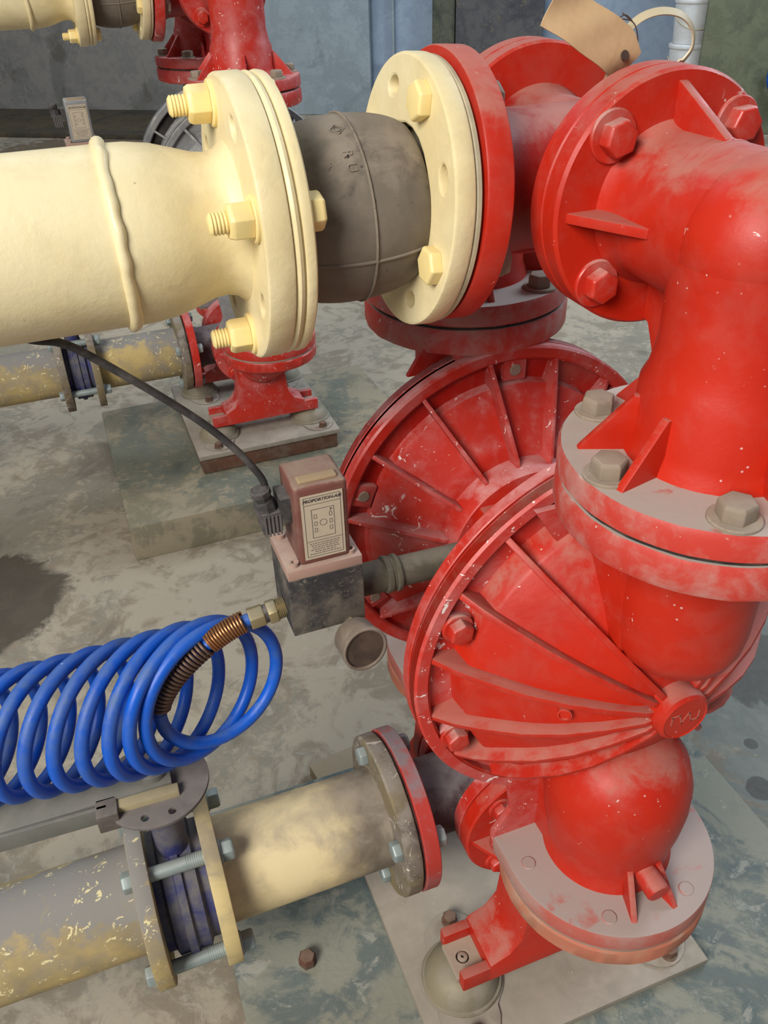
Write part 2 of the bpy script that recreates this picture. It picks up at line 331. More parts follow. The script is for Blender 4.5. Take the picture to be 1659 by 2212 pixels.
# ================================================================== the setting
def floor_and_walls():
    b = MB(); n = 1
    b.add([(-6, -3, ZF), (7, -3, ZF), (7, 11, ZF), (-6, 11, ZF)], [(0, 1, 2, 3)])
    tag(b.build('floor', 'floor_concrete'), 'stained mottled grey concrete floor', None, kind='structure')
    # back wall: runs obliquely behind the pumps
    p0 = Vector((-.6, 7.45, 0)); u = Vector((2.4, -1.55, 0)).normalized(); nrm = Vector((u.y, -u.x, 0))
    if nrm.y > 0: nrm = -nrm
    Mw = Matrix(((u.x, -nrm.x, 0, p0.x), (u.y, -nrm.y, 0, p0.y), (0, 0, 1, ZF), (0, 0, 0, 1)))   # x along, y away, z up
    b = MB(); b.box((-6, 0, 0), (1.85, .2, 3.4), Mw); tag(b.build('wall_back', 'wall_grey'), 'grey rendered wall behind the far pump', None, kind='structure')
    b = MB(); b.box((1.85, .05, 0), (9, .25, 3.4), Mw); tag(b.build('wall_right', 'wall_blue'), 'pale blue painted wall behind the pumps', None, kind='structure')
    b = MB(); b.box((-6, -.9, 0), (1.84, .0, .012), Mw); b.box((-6, -1.0, 0), (2.2, -.9, .035), Mw)
    tag(b.build('trim_1', 'kerb_dark', None, .006), 'dark stained kerb along the foot of the grey wall', None, kind='structure')
    return Mw, p0, u, nrm
MW, WP0, WU, WN = floor_and_walls()
def wall_x(px, py=100):
    """distance along the wall where a photo column meets it"""
    d = _r*((px-PW/2)/FPX) - _u*((py-PH/2)/FPX) + _f
    t = (WP0-CAM_O).dot(WN)/d.dot(WN); q = CAM_O+d*t
    return (q-WP0).dot(WU), q.z-ZF
def wall_panel(name, label, cat, x0, x1, y0, y1, z1, mat, bev=.01, z0=0):
    b = MB(); b.box((x0, y0, z0), (x1, y1, z1), MW); o = b.build(name, mat, None, bev); return tag(o, label, cat)
def plinth(name, label, D, mat, zt):
    b = MB(); b.box((-.384+D.x, -.36+D.y, ZF), (.345+D.x, .225+D.y, zt))
    o = b.build(name, mat, None, .006, jitter=.002); return tag(o, label, 'plinth')
def base_plate(name, label, D, bed):
    z0 = ZPT+D.z-(.012 if not bed else .05)
    t = thing(name, label, 'base plate', (-.025+D.x, D.y, z0)); h = ZPT+D.z-z0
    b = MB(); b.box((-.172, -.213, h-.0115), (.170, .19, h)); b.build('top_sheet', 'steel_plate', t, .002)
    if bed:
        b = MB(); b.box((-.166, -.207, 0), (.164, .185, h-.0116)); b.build('frame_bed', 'rusty_steel', t, .002, jitter=.0012)
    return t
plinth('concrete_plinth', 'green-stained concrete plinth under the nearest red pump', Vector((0, 0, 0)), 'plinth_concrete', ZPT-.013)
plinth('concrete_plinth', 'weathered concrete plinth under the small red pump further back', Vector((0, D2.y, 0)), 'plinth_far', ZPL+D2.z-.002)
base_plate('base_plate', 'dusty steel base plate bolted under the nearest red pump', Vector((0, 0, 0)), False)
base_plate('base_plate', 'steel base plate with rusty front edge under the far pump', Vector((0, D2.y, D2.z)), True)

# ================================================================== pump
YT, YB = .197, .164          # port axes of a chamber, top and bottom
ZM, ZB = .3734, -.309        # manifold axes
def build_pump(label, group, D, red, dusty, caked, chamber, detail=True, top_dz=0):
    base = Vector((0, 0, ZPT))
    root = thing('diaphragm_pump', label, 'pump', D+base, group)
    OFF = Matrix.Translation(-base)
    def put(b, name, mat, parent=root, bevel=0, **k):
        o = b.build(name, mat, parent, bevel, **k)
        if parent is root: o.matrix_local = OFF
        return o
    def bl(pos, d, **k): return bolt(root, Vector(pos)-base, d, **k)
    zt = top_dz
    for s in (-1, 1):
        near = s == -1
        cm = chamber or (red if near else dusty)
        # ---- water chamber: ringed dome
        M = frame((0, s*.121, top_dz), (0, s, 0), (1, 0, 0)); sg = -s    # local angle = sg * world angle
        b = MB(); b.lathe([(.150, -.0125), (.190, -.0125), (.1908, -.0115), (.1908, -.0022), (.1888, 0), (.1795, 0), (.177, -.002), (.176, -.0118), (.1545, -.0118), (.1515, .0125), (.149, .0155), (.135, .0275), (.12, .040), (.105, .0515), (.09, .061), (.06, .0765), (.035, .087), (0, .09)], M, 128)
        wc = put(b, 'water_chamber', cm if chamber else (red if near else dusty))
        b = MB(); b.lathe([(.1905, -.0125), (.1908, -.0115), (.1908, -.0022), (.1888, .0003), (.1793, .0003), (.1793, -.009), (.15, -.009), (.15, -.0125)], M, 128); put(b, 'clamp_ring', chamber or 'red_paint_chipped', wc)
        b = MB(); pr = [(.0245, .070), (.0245, .098), (.0235, .1045), (.0205, .107), (.0195, .1062), (0, .1062)]; b.lathe(pr, M, 48)
        hub = put(b, 'hub', cm, wc)
        if near and detail:
            b = MB()
            Z = [(-.013, -.002), (-.013, .006), (-.006, .006), (-.003, -.004), (.003, .006), (.006, -.004), (.013, -.004), (.013, .004)]
            for p, q in zip(Z, Z[1:]):
                v = Vector((q[0]-p[0], q[1]-p[1])); l = v.length; a = math.atan2(v.y, v.x)
                b.box((-.0006, -.0007, .106), (l+.0006, .0007, .1068), M @ Matrix.Translation((p[0], p[1], 0)) @ Matrix.Rotation(a, 4, 'Z'))
            put(b, 'raised_emblem', cm, wc)
        rib = MB(); top = [(.0180, .097), (.03, .0965), (.06, .0865), (.09, .0735), (.12, .0555), (.15, .031), (.165, .0165), (.1785, 0)]
        rib.prism(top+[(.1785, -.0118), (.153, -.0118), (.149, .013), (.12, .038), (.09, .059), (.06, .0745), (.018, .085)], -.0027, .0027, frame((0, 0, 0), (0, -1, 0), (1, 0, 0)))
        rm = rib.mesh('rib', .0010, 2)
        for a in (129, 148, 169.5, 191.5, 212, 232, 51, 32, 10.5, -11.5, -32, -52):
            link('rib', rm, cm, wc, M @ Matrix.Rotation(sg*R(a), 4, 'Z'))
        wedge = MB(); pts = [(r*math.cos(a), r*math.sin(a)) for r, a in [(.1545, -.062), (.1545, 0), (.1545, .062), (.1775, .05), (.1775, 0), (.1775, -.05)]]
        wedge.prism(pts, -.0105, -.001); wm = wedge.mesh('bolt_boss', .002, 2)
        for k in range(8):
            a = 20.5+45*k if k < 3 else 22.5+45*k
            link('bolt_boss', wm, chamber or (dusty if near else dusty), wc, M @ Matrix.Rotation(sg*R(a), 4, 'Z'))
            if abs(a-90) < 35 or abs(a-270) < 35: continue
            if near: bl((.1665*math.cos(R(a)), s*.122, zt+.1665*math.sin(R(a))), (0, s, 0), mat='red_bolt', af=.019, h=.010, wr=.0135, rot=.3*k)
        if near and detail:
            b = MB(); b.lathe([(0, 0), (.006, 0), (.006, .0045), (.0045, .005), (.004, .0035), (0, .0035)], frame((-.086, -.186, .002), (-.55, -.8, .1)), 20); put(b, 'drain_nipple', cm, wc)
        # ---- port for the outlet, top
        b = MB(); b.lathe([(0, .046), (.02, .047), (.036, .052), (.0455, .060), (.0500, .072), (.052, .088), (.053, .19+zt)], frame((0, s*YT, 0), (0, 0, 1)), 64)
        put(b, 'outlet_port', cm, wc)
        b = MB(); lo, hi = sorted((s*.105, s*YT)); b.box((-.0525, lo, .062), (.0525, hi, .19+zt)); put(b, 'port_web', cm, wc, .006)
        for a in (-1, 1):
            b = MB(); b.prism([(.0, 0), (.045, 0), (.0, .07)], -.003, .003, frame((a*.05, s*.128, .165), (0, s, 0), (a, 0, 0)) @ Matrix.Rotation(math.pi if False else 0, 4, 'Z')); put(b, 'gusset', chamber or dusty, wc, .0008)
        b = MB(); b.lathe([(.0, .186), (.098, .186), (.1045, .188), (.1055, .191), (.1055, .209), (.1035, .213), (0, .213)], frame((0, s*YT, zt), (0, 0, 1)), 96)
        put(b, 'outlet_flange', caked, wc, jitter=.0009)
        b = MB(); b.lathe([(0, .2128), (.1015, .2128), (.1015, .2165), (0, .2165)], frame((0, s*YT, zt), (0, 0, 1)), 64); put(b, 'gasket', 'gasket_black')
        # ---- port for the inlet, bottom
        b = MB(); b.lathe([(.064, -.262), (.0635, -.238), (.0605, -.232), (.062, -.21), (.0665, -.185), (.069, -.16), (.068, -.135), (.062, -.113), (.05, -.096), (.03, -.085), (0, -.08)], frame((0, s*YB, 0), (0, 0, 1)), 64)
        put(b, 'inlet_port', cm, wc)
        b = MB(); lo, hi = sorted((s*.098, s*YB)); b.box((-.058, lo, -.25), (.058, hi, -.11)); put(b, 'port_web', cm, wc, .006)
        b = MB(); b.prism([(-.106, -.262), (.106, -.262), (.106, -.235), (.088, -.205), (.094, -.15), (-.094, -.15), (-.088, -.205), (-.106, -.235)], -.004, .004, frame((0, s*.118, 0), (0, -1, 0), (1, 0, 0))); put(b, 'web_plate', chamber or dusty, wc, .0015)
        n = 72; pts = []
        for k in range(n+1):
            a = math.pi+ (math.pi)*k/n if near else math.pi*k/n
            pts.append((.1055*math.cos(a), s*YB+.1055*math.sin(a)))
        yb = s*.116; pts += [(pts[-1][0], yb), (pts[0][0], yb)]
        b = MB(); b.prism(pts, -.262, -.240); fl = put(b, 'inlet_flange', 'mauve_dust' if not chamber else dusty, wc, .0022)
        b = MB(); b.prism([(x*.985, s*YB+(y-s*YB)*.985) for x, y in pts], -.2665, -.2615); put(b, 'gasket', 'gasket_dusty', root, .0005, jitter=.0006)
        if near and detail:
            for a in (178, -120.6, -62.6, -3): link('stud_end', discmesh('studend', .0072, .0018), 'mauve_dust', wc, Matrix.Translation((.087*math.cos(R(a)), s*YB+.087*math.sin(R(a)), -.2405)))
            for a in (-106, -78):
                b = MB(); b.prism([(.055, 0), (.0925, 0), (.0905, .0015), (.060, .042), (.055, .042)], -.003, .003, frame((0, s*YB, -.2405), (math.sin(R(a)), -math.cos(R(a)), 0), (math.cos(R(a)), math.sin(R(a)), 0)))
                put(b, 'gusset', cm, wc, .0008)
            b = MB(); b.lathe([(0, 0), (.0115, 0), (.0115, .030), (.0102, .032), (0, .032)], frame((0, s*YB-.052, -.212), (0.02, -1, -.12)), 32); put(b, 'drain_plug', cm, wc)
            for txt, a, hh in (('E-4080-01', -34, -.175), ('F1L-DUF', -20, -.172)):
                me = text_mesh('casting_mark', txt, .0105, frame((.0675*math.cos(R(a)), s*YB+.0675*math.sin(R(a)), hh), (math.cos(R(a)), math.sin(R(a)), -.10), (0, 0, -1)), .0006)
                link('casting_mark', me, 'red_paint_dusty', wc)
        # ---- air chamber, inner side
        M2 = frame((0, s*.093, top_dz), (0, -s, 0), (1, 0, 0)); sg2 = s
        b = MB(); b.lathe([(.150, -.0125), (.190, -.0125), (.1908, -.0115), (.1908, -.0022), (.1888, 0), (.1795, 0), (.177, -.002), (.176, -.013), (.1545, -.013), (.152, -.001), (.149, .001), (.125, .012), (.10, .0275), (.094, .031), (.0865, .0315), (.0865, .0600), (.085, .062), (0, .062)], M2, 128)
        ac = put(b, 'air_chamber', chamber or dusty)
        rib = MB(); rib.prism([(.086, .049), (.092, .0485), (.125, .0305), (.15, .0165), (.1785, 0), (.1785, -.013), (.153, -.013), (.149, -.001), (.125, .010), (.10, .0255), (.086, .030)], -.0022, .0022, frame((0, 0, 0), (0, -1, 0), (1, 0, 0)))
        rm = rib.mesh('rib', .0009, 2)
        wedge = MB(); pts = [(r*math.cos(a), r*math.sin(a)) for r, a in [(.1545, -.085), (.1545, 0), (.1545, .085), (.1775, .07), (.1775, 0), (.1775, -.07)]]
        wedge.prism(pts, -.0135, -.003); wm2 = wedge.mesh('bolt_boss', .003, 2)
        for k in range(15):
            a = 168.6+24*k
            link('rib', rm, chamber or dusty, ac, M2 @ Matrix.Rotation(sg2*R(a), 4, 'Z'))
            if k % 2 == 0 and k < 14:
                a2 = a-9.5 if k else 159.5
                link('bolt_boss', wm2, chamber or dusty, ac, M2 @ Matrix.Rotation(sg2*R(a2), 4, 'Z'))
                if not near: link('bolt_end', discmesh('bend', .0062, .0012), 'dusty_steel', ac, M2 @ Matrix.Rotation(sg2*R(a2), 4, 'Z') @ Matrix.Translation((.166, 0, -.0032)))
        b = MB(); b.lathe([(.15, 0), (.1865, 0), (.1865, .0035), (.15, .0035)], frame((0, s*.1055-.0015, zt), (0, 1, 0)), 96); put(b, 'diaphragm_edge', 'red_paint_dark' if not chamber else 'gasket_black')
        # ---- top elbow
        y1 = .103; bend = .030
        path = [(0, s*YT, .236+zt-.01), (0, s*YT, .243+zt), (0, s*YT, .25+zt), (0, s*YT, .283+zt), (0, s*YT, .292+zt), (0, s*YT, .312+zt)]
        rad = [.066, .0605, .058, .0570, .0530, .0495]
        path += [(0, s*YT, ZM+zt-.004)]; rad += [.0495]
        b = MB(); b.tube(path, rad, 56)
        b.tube([(0, s*(YT-.004), ZM+zt), (0, s*(y1+.012), ZM+zt), (0, s*(y1+.004), ZM+zt), (0, s*(y1-.004), ZM+zt)], [.0490, .0485, .0505, .056], 56)
        b.lathe([(.0502*math.sin(math.pi*i/24), -.0502*math.cos(math.pi*i/24)) for i in range(25)], frame((0, s*YT, ZM+zt), (0, 0, 1)), 56)
        el = put(b, 'top_elbow', red)
        for yy in (.040, .052):
            b = MB(); b.lathe([(.0478, -.0016), (.0490, -.0010), (.0494, 0), (.0490, .0010), (.0478, .0016)], frame((0, s*(y1+yy), ZM+zt), (.25, s, 0)), 56); put(b, 'casting_ring', red, el)
        b = MB(); b.lathe([(0, .2162), (.1035, .2162), (.1055, .218), (.1055, .232), (.1035, .236), (0, .236)], frame((0, s*YT, zt), (0, 0, 1)), 96); put(b, 'elbow_flange', caked, el, jitter=.0004)
        b = MB(); b.lathe([(0, 0), (.082, 0), (.083, .001), (.083, .0145), (.081, .017), (0, .017)], frame((0, s*.086, ZM+zt), (0, s, 0)), 96); put(b, 'elbow_flange', red, el)
        for a in (90, 180, 270, 0):
            b = MB(); b.prism([(.040, 0), (.0755, 0), (.0745, .003), (.0495, .052), (.040, .052)] if a != 270 else [(.040, 0), (.0785, 0), (.081, .006), (.128, .030), (.128, .07), (.04, .07)], -.0032, .0032, frame((0, s*y1, ZM+zt), (0, s, 0), (1, 0, 0)) @ Matrix.Rotation(-s*R(a), 4, 'Z') @ Matrix.Rotation(math.pi/2, 4, 'X') )
            put(b, 'gusset', red, el, .0008)
        for a in (45, 135, 225, 315):
            bl((.0665*math.cos(R(a)), s*y1, ZM+zt+.0665*math.sin(R(a))), (0, s, 0), mat='red_bolt', af=.0205, h=.0105, wr=.0165, rot=.2*a)
        sg3 = -s
        for a in (157, -167, 100, -100, -22, 22):
            aa = R(a) if near else R(-a)
            b = MB(); b.prism([(.050, 0), (.094, 0), (.092, .003), (.060, .040), (.050, .040)], -.003, .003, frame((0, s*YT, .2355+zt), (math.sin(aa), -math.cos(aa), 0), (math.cos(aa), math.sin(aa), 0)))
            put(b, 'gusset', red, el, .0008)
        for a in (122, -178, -122, -60, 0, 60):
            aa = R(a) if near else R(-a)
            bl((.0875*math.cos(aa), s*YT+.0875*math.sin(aa), .236+zt), (0, 0, 1), mat='dusty_steel', af=.021, h=.0115, wr=.0165, rot=.05*a, wmat='dusty_steel')
        # ---- inlet elbow with its foot
        xl = -.028
        path = [(0, s*YB, -.270), (-.004, s*YB, -.285)]; bend = .03
        for i in range(11):
            a = (math.pi/2)*i/10; path.append((xl*i/10, s*(YB-bend+bend*math.cos(a)), ZB+bend-bend*math.sin(a)))
        path += [(xl, s*.09, ZB), (xl, s*.074, ZB)]
        b = MB(); b.tube(path, .052, 40); ie = put(b, 'inlet_elbow', red)
        b = MB(); b.lathe([(0, -.2895), (.1035, -.2895), (.1055, -.287), (.1055, -.269), (.1035, -.2665), (0, -.2665)], frame((0, s*YB, 0), (0, 0, 1)), 96); put(b, 'elbow_flange', 'flange_pink' if not chamber else caked, ie, jitter=.0005)
        b = MB(); b.lathe([(0, 0), (.084, 0), (.085, .001), (.085, .016), (.083, .018), (0, .018)], frame((xl, s*.060, ZB), (0, s, 0)), 64); put(b, 'elbow_flange', red, ie)
        for a in (180, 0):
            b = MB(); b.prism([(.045, 0), (.078, 0), (.048, .05), (.045, .05)], -.003, .003, frame((xl, s*.078, ZB), (0, s, 0), (1, 0, 0)) @ Matrix.Rotation(-s*R(a), 4, 'Z') @ Matrix.Rotation(math.pi/2, 4, 'X')); put(b, 'gusset', red, ie, .0008)
        for a in (225, 315, 45, 135):
            bl((xl+.066*math.cos(R(a)), s*.078, ZB+.066*math.sin(R(a))), (0, s, 0), mat='red_bolt', af=.018, h=.009, wr=.0135)
        yf = s*.124; xc = -.022; zf = ZPT+.036
        prof = [(-.095, 0), (.095, 0), (.095, .030), (.072, .040), (.058, .060), (.052, .125), (-.052, .125), (-.058, .060), (-.072, .040), (-.095, .030)]
        b = MB(); b.prism([(xc+x, zf+z) for x, z in prof], -.032, .032, frame((0, yf, 0), (0, -1, 0), (1, 0, 0)))
        for e in (-1, 1):
            x0, x1 = sorted((xc+e*.094, xc+e*.128))
            b.box((x0, yf-.032, zf), (x1, yf-.020, zf+.026)); b.box((x0, yf+.020, zf), (x1, yf+.032, zf+.026))
        ft = put(b, 'foot', red, ie, .002)
        for e in (-1, 1):
            cx = xc+e*.112
            me = holes_plate('foot_pad', [(cx-.018, yf-.021), (cx+.018, yf-.021), (cx+.018, yf+.021), (cx-.018, yf+.021)], [(cx-.002, yf, .0075, .0075, 0)], .010, Matrix.Translation((0, 0, zf)), .0008)
            link('foot_pad', me, 'dusty_pad', ie)
    # ---- manifolds in the middle
    b = MB(); b.tube([(0, -.072, ZM+zt), (0, -.055, ZM+zt), (0, 0, ZM+zt), (0, .055, ZM+zt), (0, .072, ZM+zt)], [.054, .048, .048, .048, .054], 48)
    dr = Vector((-1, 0, .072)).normalized()
    pts = [(.0, 0, ZM+zt-.00), (-.06, 0, ZM+zt), (-.095, 0, ZM+zt), (-.112, 0, ZM+zt)]; b.tube(pts, [.05, .05, .052, .06], 48)
    tee = put(b, 'top_tee', 'red_paint_dark')
    for s in (-1, 1):
        b = MB(); b.lathe([(0, 0), (.081, 0), (.083, .002), (.083, .0155), (.082, .0165), (0, .0165)], frame((0, s*.069, ZM+zt), (0, s, 0)), 96); put(b, 'tee_flange', red, tee)
        b = MB(); b.lathe([(0, 0), (.084, 0), (.085, .001), (.085, .015), (.084, .016), (0, .016)], frame((-.028, s*.0425, ZB), (0, s, 0)), 64); put(b, 'tee_flange', dusty, tee)
    b = MB(); b.lathe([(0, 0), (.0905, 0), (.0922, .0015), (.0922, .018), (.0912, .0195), (0, .0195)], frame((-.107, 0, ZM+zt), dr), 96); put(b, 'tee_outlet_flange', red, tee)
    b = MB(); b.tube([(-.028, -.05, ZB), (-.028, .05, ZB)], .048, 40); b.tube([(-.028, 0, ZB), (-.13, 0, ZB-.004), (-.15, 0, ZB-.005)], [.046, .046, .054], 40); bt = put(b, 'bottom_tee', 'tee_shaded')
    b = MB(); b.lathe([(0, 0), (.0925, 0), (.0935, .001), (.0935, .0165), (.0925, .0175), (0, .0175)], frame((-.1665, 0, ZB-.006), (1, 0, 0)), 96); put(b, 'tee_inlet_flange', 'red_flange_stained' if not chamber else dusty, bt)
    # ---- air section between the chambers
    b = MB(); b.box((-.06, -.034, zt-.06), (.06, .034, zt+.06)); put(b, 'air_section', chamber or red, root, .006)
    return root
build_pump('large bright red diaphragm pump in the foreground with ribbed dome', 'red diaphragm pumps', Vector((0, 0, 0)), 'red_paint', 'red_paint_dusty', 'red_paint_caked', None)
build_pump('smaller looking far pump with grey chambers and red pipe elbows', 'red diaphragm pumps', D2, 'red_paint_dusty', 'red_paint_dusty', 'red_paint_dusty', 'chamber_grey', detail=False, top_dz=.05)

# ---- vibration mounts under the feet
def mount(label, x, y, dz=0, lug=1.35, mat='mount_metal'):
    t = thing('vibration_mount', label, 'vibration mount', (x, y, ZPT+dz), 'vibration mounts under the pump feet')
    pts = []
    for k in range(48):
        a = 2*math.pi*k/48; c = abs(math.cos(a-lug)); r = .049+.032*max(0, c-.72)/.28; pts.append((r*math.cos(a), r*math.sin(a)))
    b = MB(); b.prism(pts, 0, .003); b.build('base', 'steel_plate', t, .0008)
    b = MB(); b.lathe([(0, .002), (.047, .002), (.0475, .005), (.046, .0075), (.0435, .008), (.041, .016), (.034, .026), (.024, .032), (.014, .0345), (0, .0355)], seg=56); b.build('dome', mat, t)
    for e in (0, math.pi):
        bolt(t, (.068*math.cos(lug+e), .068*math.sin(lug+e), .003), (0, 0, 1), af=.016, h=.010, wr=.010, mat='rusty_steel')
    b = MB(); b.lathe([(0, .034), (.006, .034), (.006, .046), (.0045, .047), (.002, .047), (.002, .042), (0, .042)], seg=20); b.build('stud', 'dusty_steel', t)
for D, who in ((Vector((0, 0, 0)), 'nearest pump'), (D2, 'far pump')):
    for sx, nx in ((-1, 'left'), (1, 'right')):
        for sy, ny in ((-1, 'front'), (1, 'rear')):
            mount(f'round domed metal mount under the {ny} {nx} foot of the {who}', D.x-.022+sx*.114, D.y+sy*.124, D.z, lug=1.35 if sy*sx > 0 else 1.75)

# ================================================================== discharge line: cream pipe, expansion joint
def upper_line(D, who, wx=None, tz=0):
    zc = .3690+tz
    t = thing('discharge_pipe', f'cream painted pipe with reducer and bolted flange {who}', 'pipe', D+Vector((-.2714, 0, zc)), 'cream discharge pipes')
    T = Matrix.Translation((.2714, 0, 0))
    b = MB(); b.lathe([(.0565, -.95), (.0568, -.36), (.0570, -.345), (.0566, -.333), (.0545, -.318), (.0505, -.304), (.0468, -.292), (.0458, -.284), (.0475, -.277), (.052, -.2714), (.0, -.2714)], T @ frame((0, 0, 0), (1, 0, 0)), 72); b.build('pipe', 'cream_paint', t)
    # weld bead: irregular torus
    b = MB(); pts = []; rr = []
    for k in range(121):
        a = 2*math.pi*k/120; ns = mnoise.noise(Vector((math.cos(a)*2.2, math.sin(a)*2.2, 5.5))); nt = mnoise.noise(Vector((math.cos(a)*6, math.sin(a)*6, 1.5))); x = -.3495+.0025*ns+.0008*nt; r = .0570
        pts.append((x+.2714, r*math.sin(a), r*math.cos(a))); rr.append(.0040+.0012*ns+.0007*nt)
    b.tube(pts, rr, 14); b.build('weld_bead', 'cream_paint', t)
    Mf = T @ frame((-.2714, 0, 0), (1, 0, 0), (0, -1, 0))        # local x = towards the camera, local y = up?
    hol = []
    bolts = []
    for k in range(8):
        a = -R(16+45*k)
        if k % 2 == 0: bolts.append(a)
        hol.append((.0745*math.cos(a), .0745*math.sin(a), .0058, .0082, a))
    me = holes_plate('pipe_flange', .0917, hol, .0178, Mf, .002); link('pipe_flange', me, 'cream_paint', t)
    for a in bolts:
        p = Mf @ Vector((.0745*math.cos(a), .0745*math.sin(a), 0))
        n = bolt(t, p, (-1, 0, 0), af=.021, h=.0145, wr=.0145, mat='cream_bolt', name='nut', rot=a)
        link('stud', studmesh('studc', .0068, .0125), 'cream_bolt', n, Matrix.Translation((0, 0, .0135)))
        q = Mf @ Vector((.0745*math.cos(a), .0745*math.sin(a), .0178+.0145))
        bolt(t, q, (1, 0, 0), af=.021, h=.010, wr=0, mat='cream_bolt', rot=a, wh=.0)
    # ---- rubber expansion joint with two cream backing flanges
    j = thing('expansion_joint', f'grey rubber ball expansion joint between cream flanges {who}', 'expansion joint', D+Vector((-.2520, 0, zc)), 'rubber expansion joints')
    T2 = Matrix.Translation((.2520, 0, 0))
    b = MB(); b.lathe([(.040, -.2538), (.0885, -.2538), (.0905, -.2525), (.0912, -.2505), (.0905, -.2485), (.0885, -.2478), (.0885, -.2470), (.0905, -.2462), (.0912, -.2440), (.0905, -.2405), (.088, -.239), (.040, -.239)], T2 @ frame((0, 0, 0), (1, 0, 0)), 96); b.build('flange', 'cream_paint', j)
    pr = []; n = 26
    for i in range(n+1):
        u = i/n; x = -.2415+.098*u; r = .047+.0155*math.sin(math.pi*min(1, max(0, u)))**.45
        if abs(u-.52) < .012: r += .0009
        if abs(u-.36) < .012: r -= .0006
        pr.append((r, x))
    tl = Matrix.Translation((-.148, 0, 0)) @ Matrix.Rotation(-.03, 4, 'Y') @ Matrix.Translation((.148, 0, 0))
    b = MB(); b.lathe(pr, T2 @ tl @ frame((0, 0, 0), (1, 0, 0)), 72); bel = b.build('rubber_bellows', 'rubber_grey', j)
    b = MB(); cpt = []
    for i in range(3, n-2):
        r, x = pr[i]; a = R(-152); cpt.append(T2 @ tl @ Vector((x, (r+.0001)*math.sin(a), (r+.0001)*math.cos(a))))
    b = MB()
    for i in range(3, n-3):
        r, x = pr[i]; r2, x2 = pr[i+1]; a = R(-108)
        b.tube([T2 @ tl @ Vector((x, r*math.sin(a), r*math.cos(a))), T2 @ tl @ Vector((x2, r2*math.sin(a), r2*math.cos(a)))], .0012, 8)
    b.build('mould_line', 'rubber_grey', bel)
    b = MB(); ra = .0632; xa = -.1905
    for k in range(40):
        a, a2 = 2*math.pi*k/40, 2*math.pi*(k+1)/40
        b.tube([T2 @ tl @ Vector((xa, ra*math.sin(a), ra*math.cos(a))), T2 @ tl @ Vector((xa, ra*math.sin(a2), ra*math.cos(a2)))], .0009, 6)
    b.build('mould_ring', 'rubber_grey', bel)
    def on(a, x): return T2 @ tl @ frame((x, .0626*math.sin(a), .0626*math.cos(a)), (0, math.sin(a), math.cos(a)), (0, math.cos(a), -math.sin(a)))
    b = MB(); Mo = on(R(-22), -.2); q = [(.005, 0), (0, .005), (-.005, 0), (0, -.005)]
    for p, p2 in zip(q, q[1:]+q[:1]): b.tube([Mo @ Vector((*p, 0)), Mo @ Vector((*p2, 0))], .0004, 6)
    cc = [Mo @ Vector((.0024*math.cos(2*math.pi*k/16), .0024*math.sin(2*math.pi*k/16), 0)) for k in range(17)]; b.tube(cc, .0004, 6)
    b.build('moulded_mark', 'rubber_grey', bel)
    for ch, a in (('R', -42), ('U', -51)): link('moulded_letter', text_mesh('moulded_letter', ch, .009, on(R(a), -.2) @ Matrix.Rotation(math.pi, 4, 'Z'), .0005), 'rubber_grey', bel)
    tm = Matrix.Rotation(-.0, 4, 'Y')
    axd = Vector((1, 0, -.072)).normalized()
    Mg = T2 @ frame((-.1483, 0, .004), axd, (0, -1, 0))
    hol = [(.0725*math.cos(-R(20+45*k)), .0725*math.sin(-R(20+45*k)), .0058, .0088, -R(20+45*k)) for k in range(8)]
    me = holes_plate('flange', .0912, hol+[(0, 0, .0475, .0475, 0)], .0145, Mg, .002); link('flange', me, 'cream_paint', j)
    b = MB(); b.lathe([(.0, .0146), (.0885, .0146), (.0900, .016), (.0900, .0185), (.0885, .0198), (0, .0198)], Mg, 80); b.build('rubber_collar', 'collar', j)
    for k in range(0, 8):
        a = -R(20+45*k)
        if k % 2 == 0: continue
        q = Mg @ Vector((.0725*math.cos(a), .0725*math.sin(a), 0)); bolt(j, q, -axd, af=.0225, h=.0085, wr=0, mat='cream_bolt', rot=a, wh=0)
        q = Mg @ Vector((.0725*math.cos(a), .0725*math.sin(a), .0145+.005+.0205)); bolt(j, q, axd, af=.021, h=.011, wr=.013, mat='dusty_steel', name='nut')
    return t, j
upper_line(Vector((0, 0, 0)), 'running left from the nearest red pump')
upper_line(D2, 'of the far pump at the top left', tz=.055)

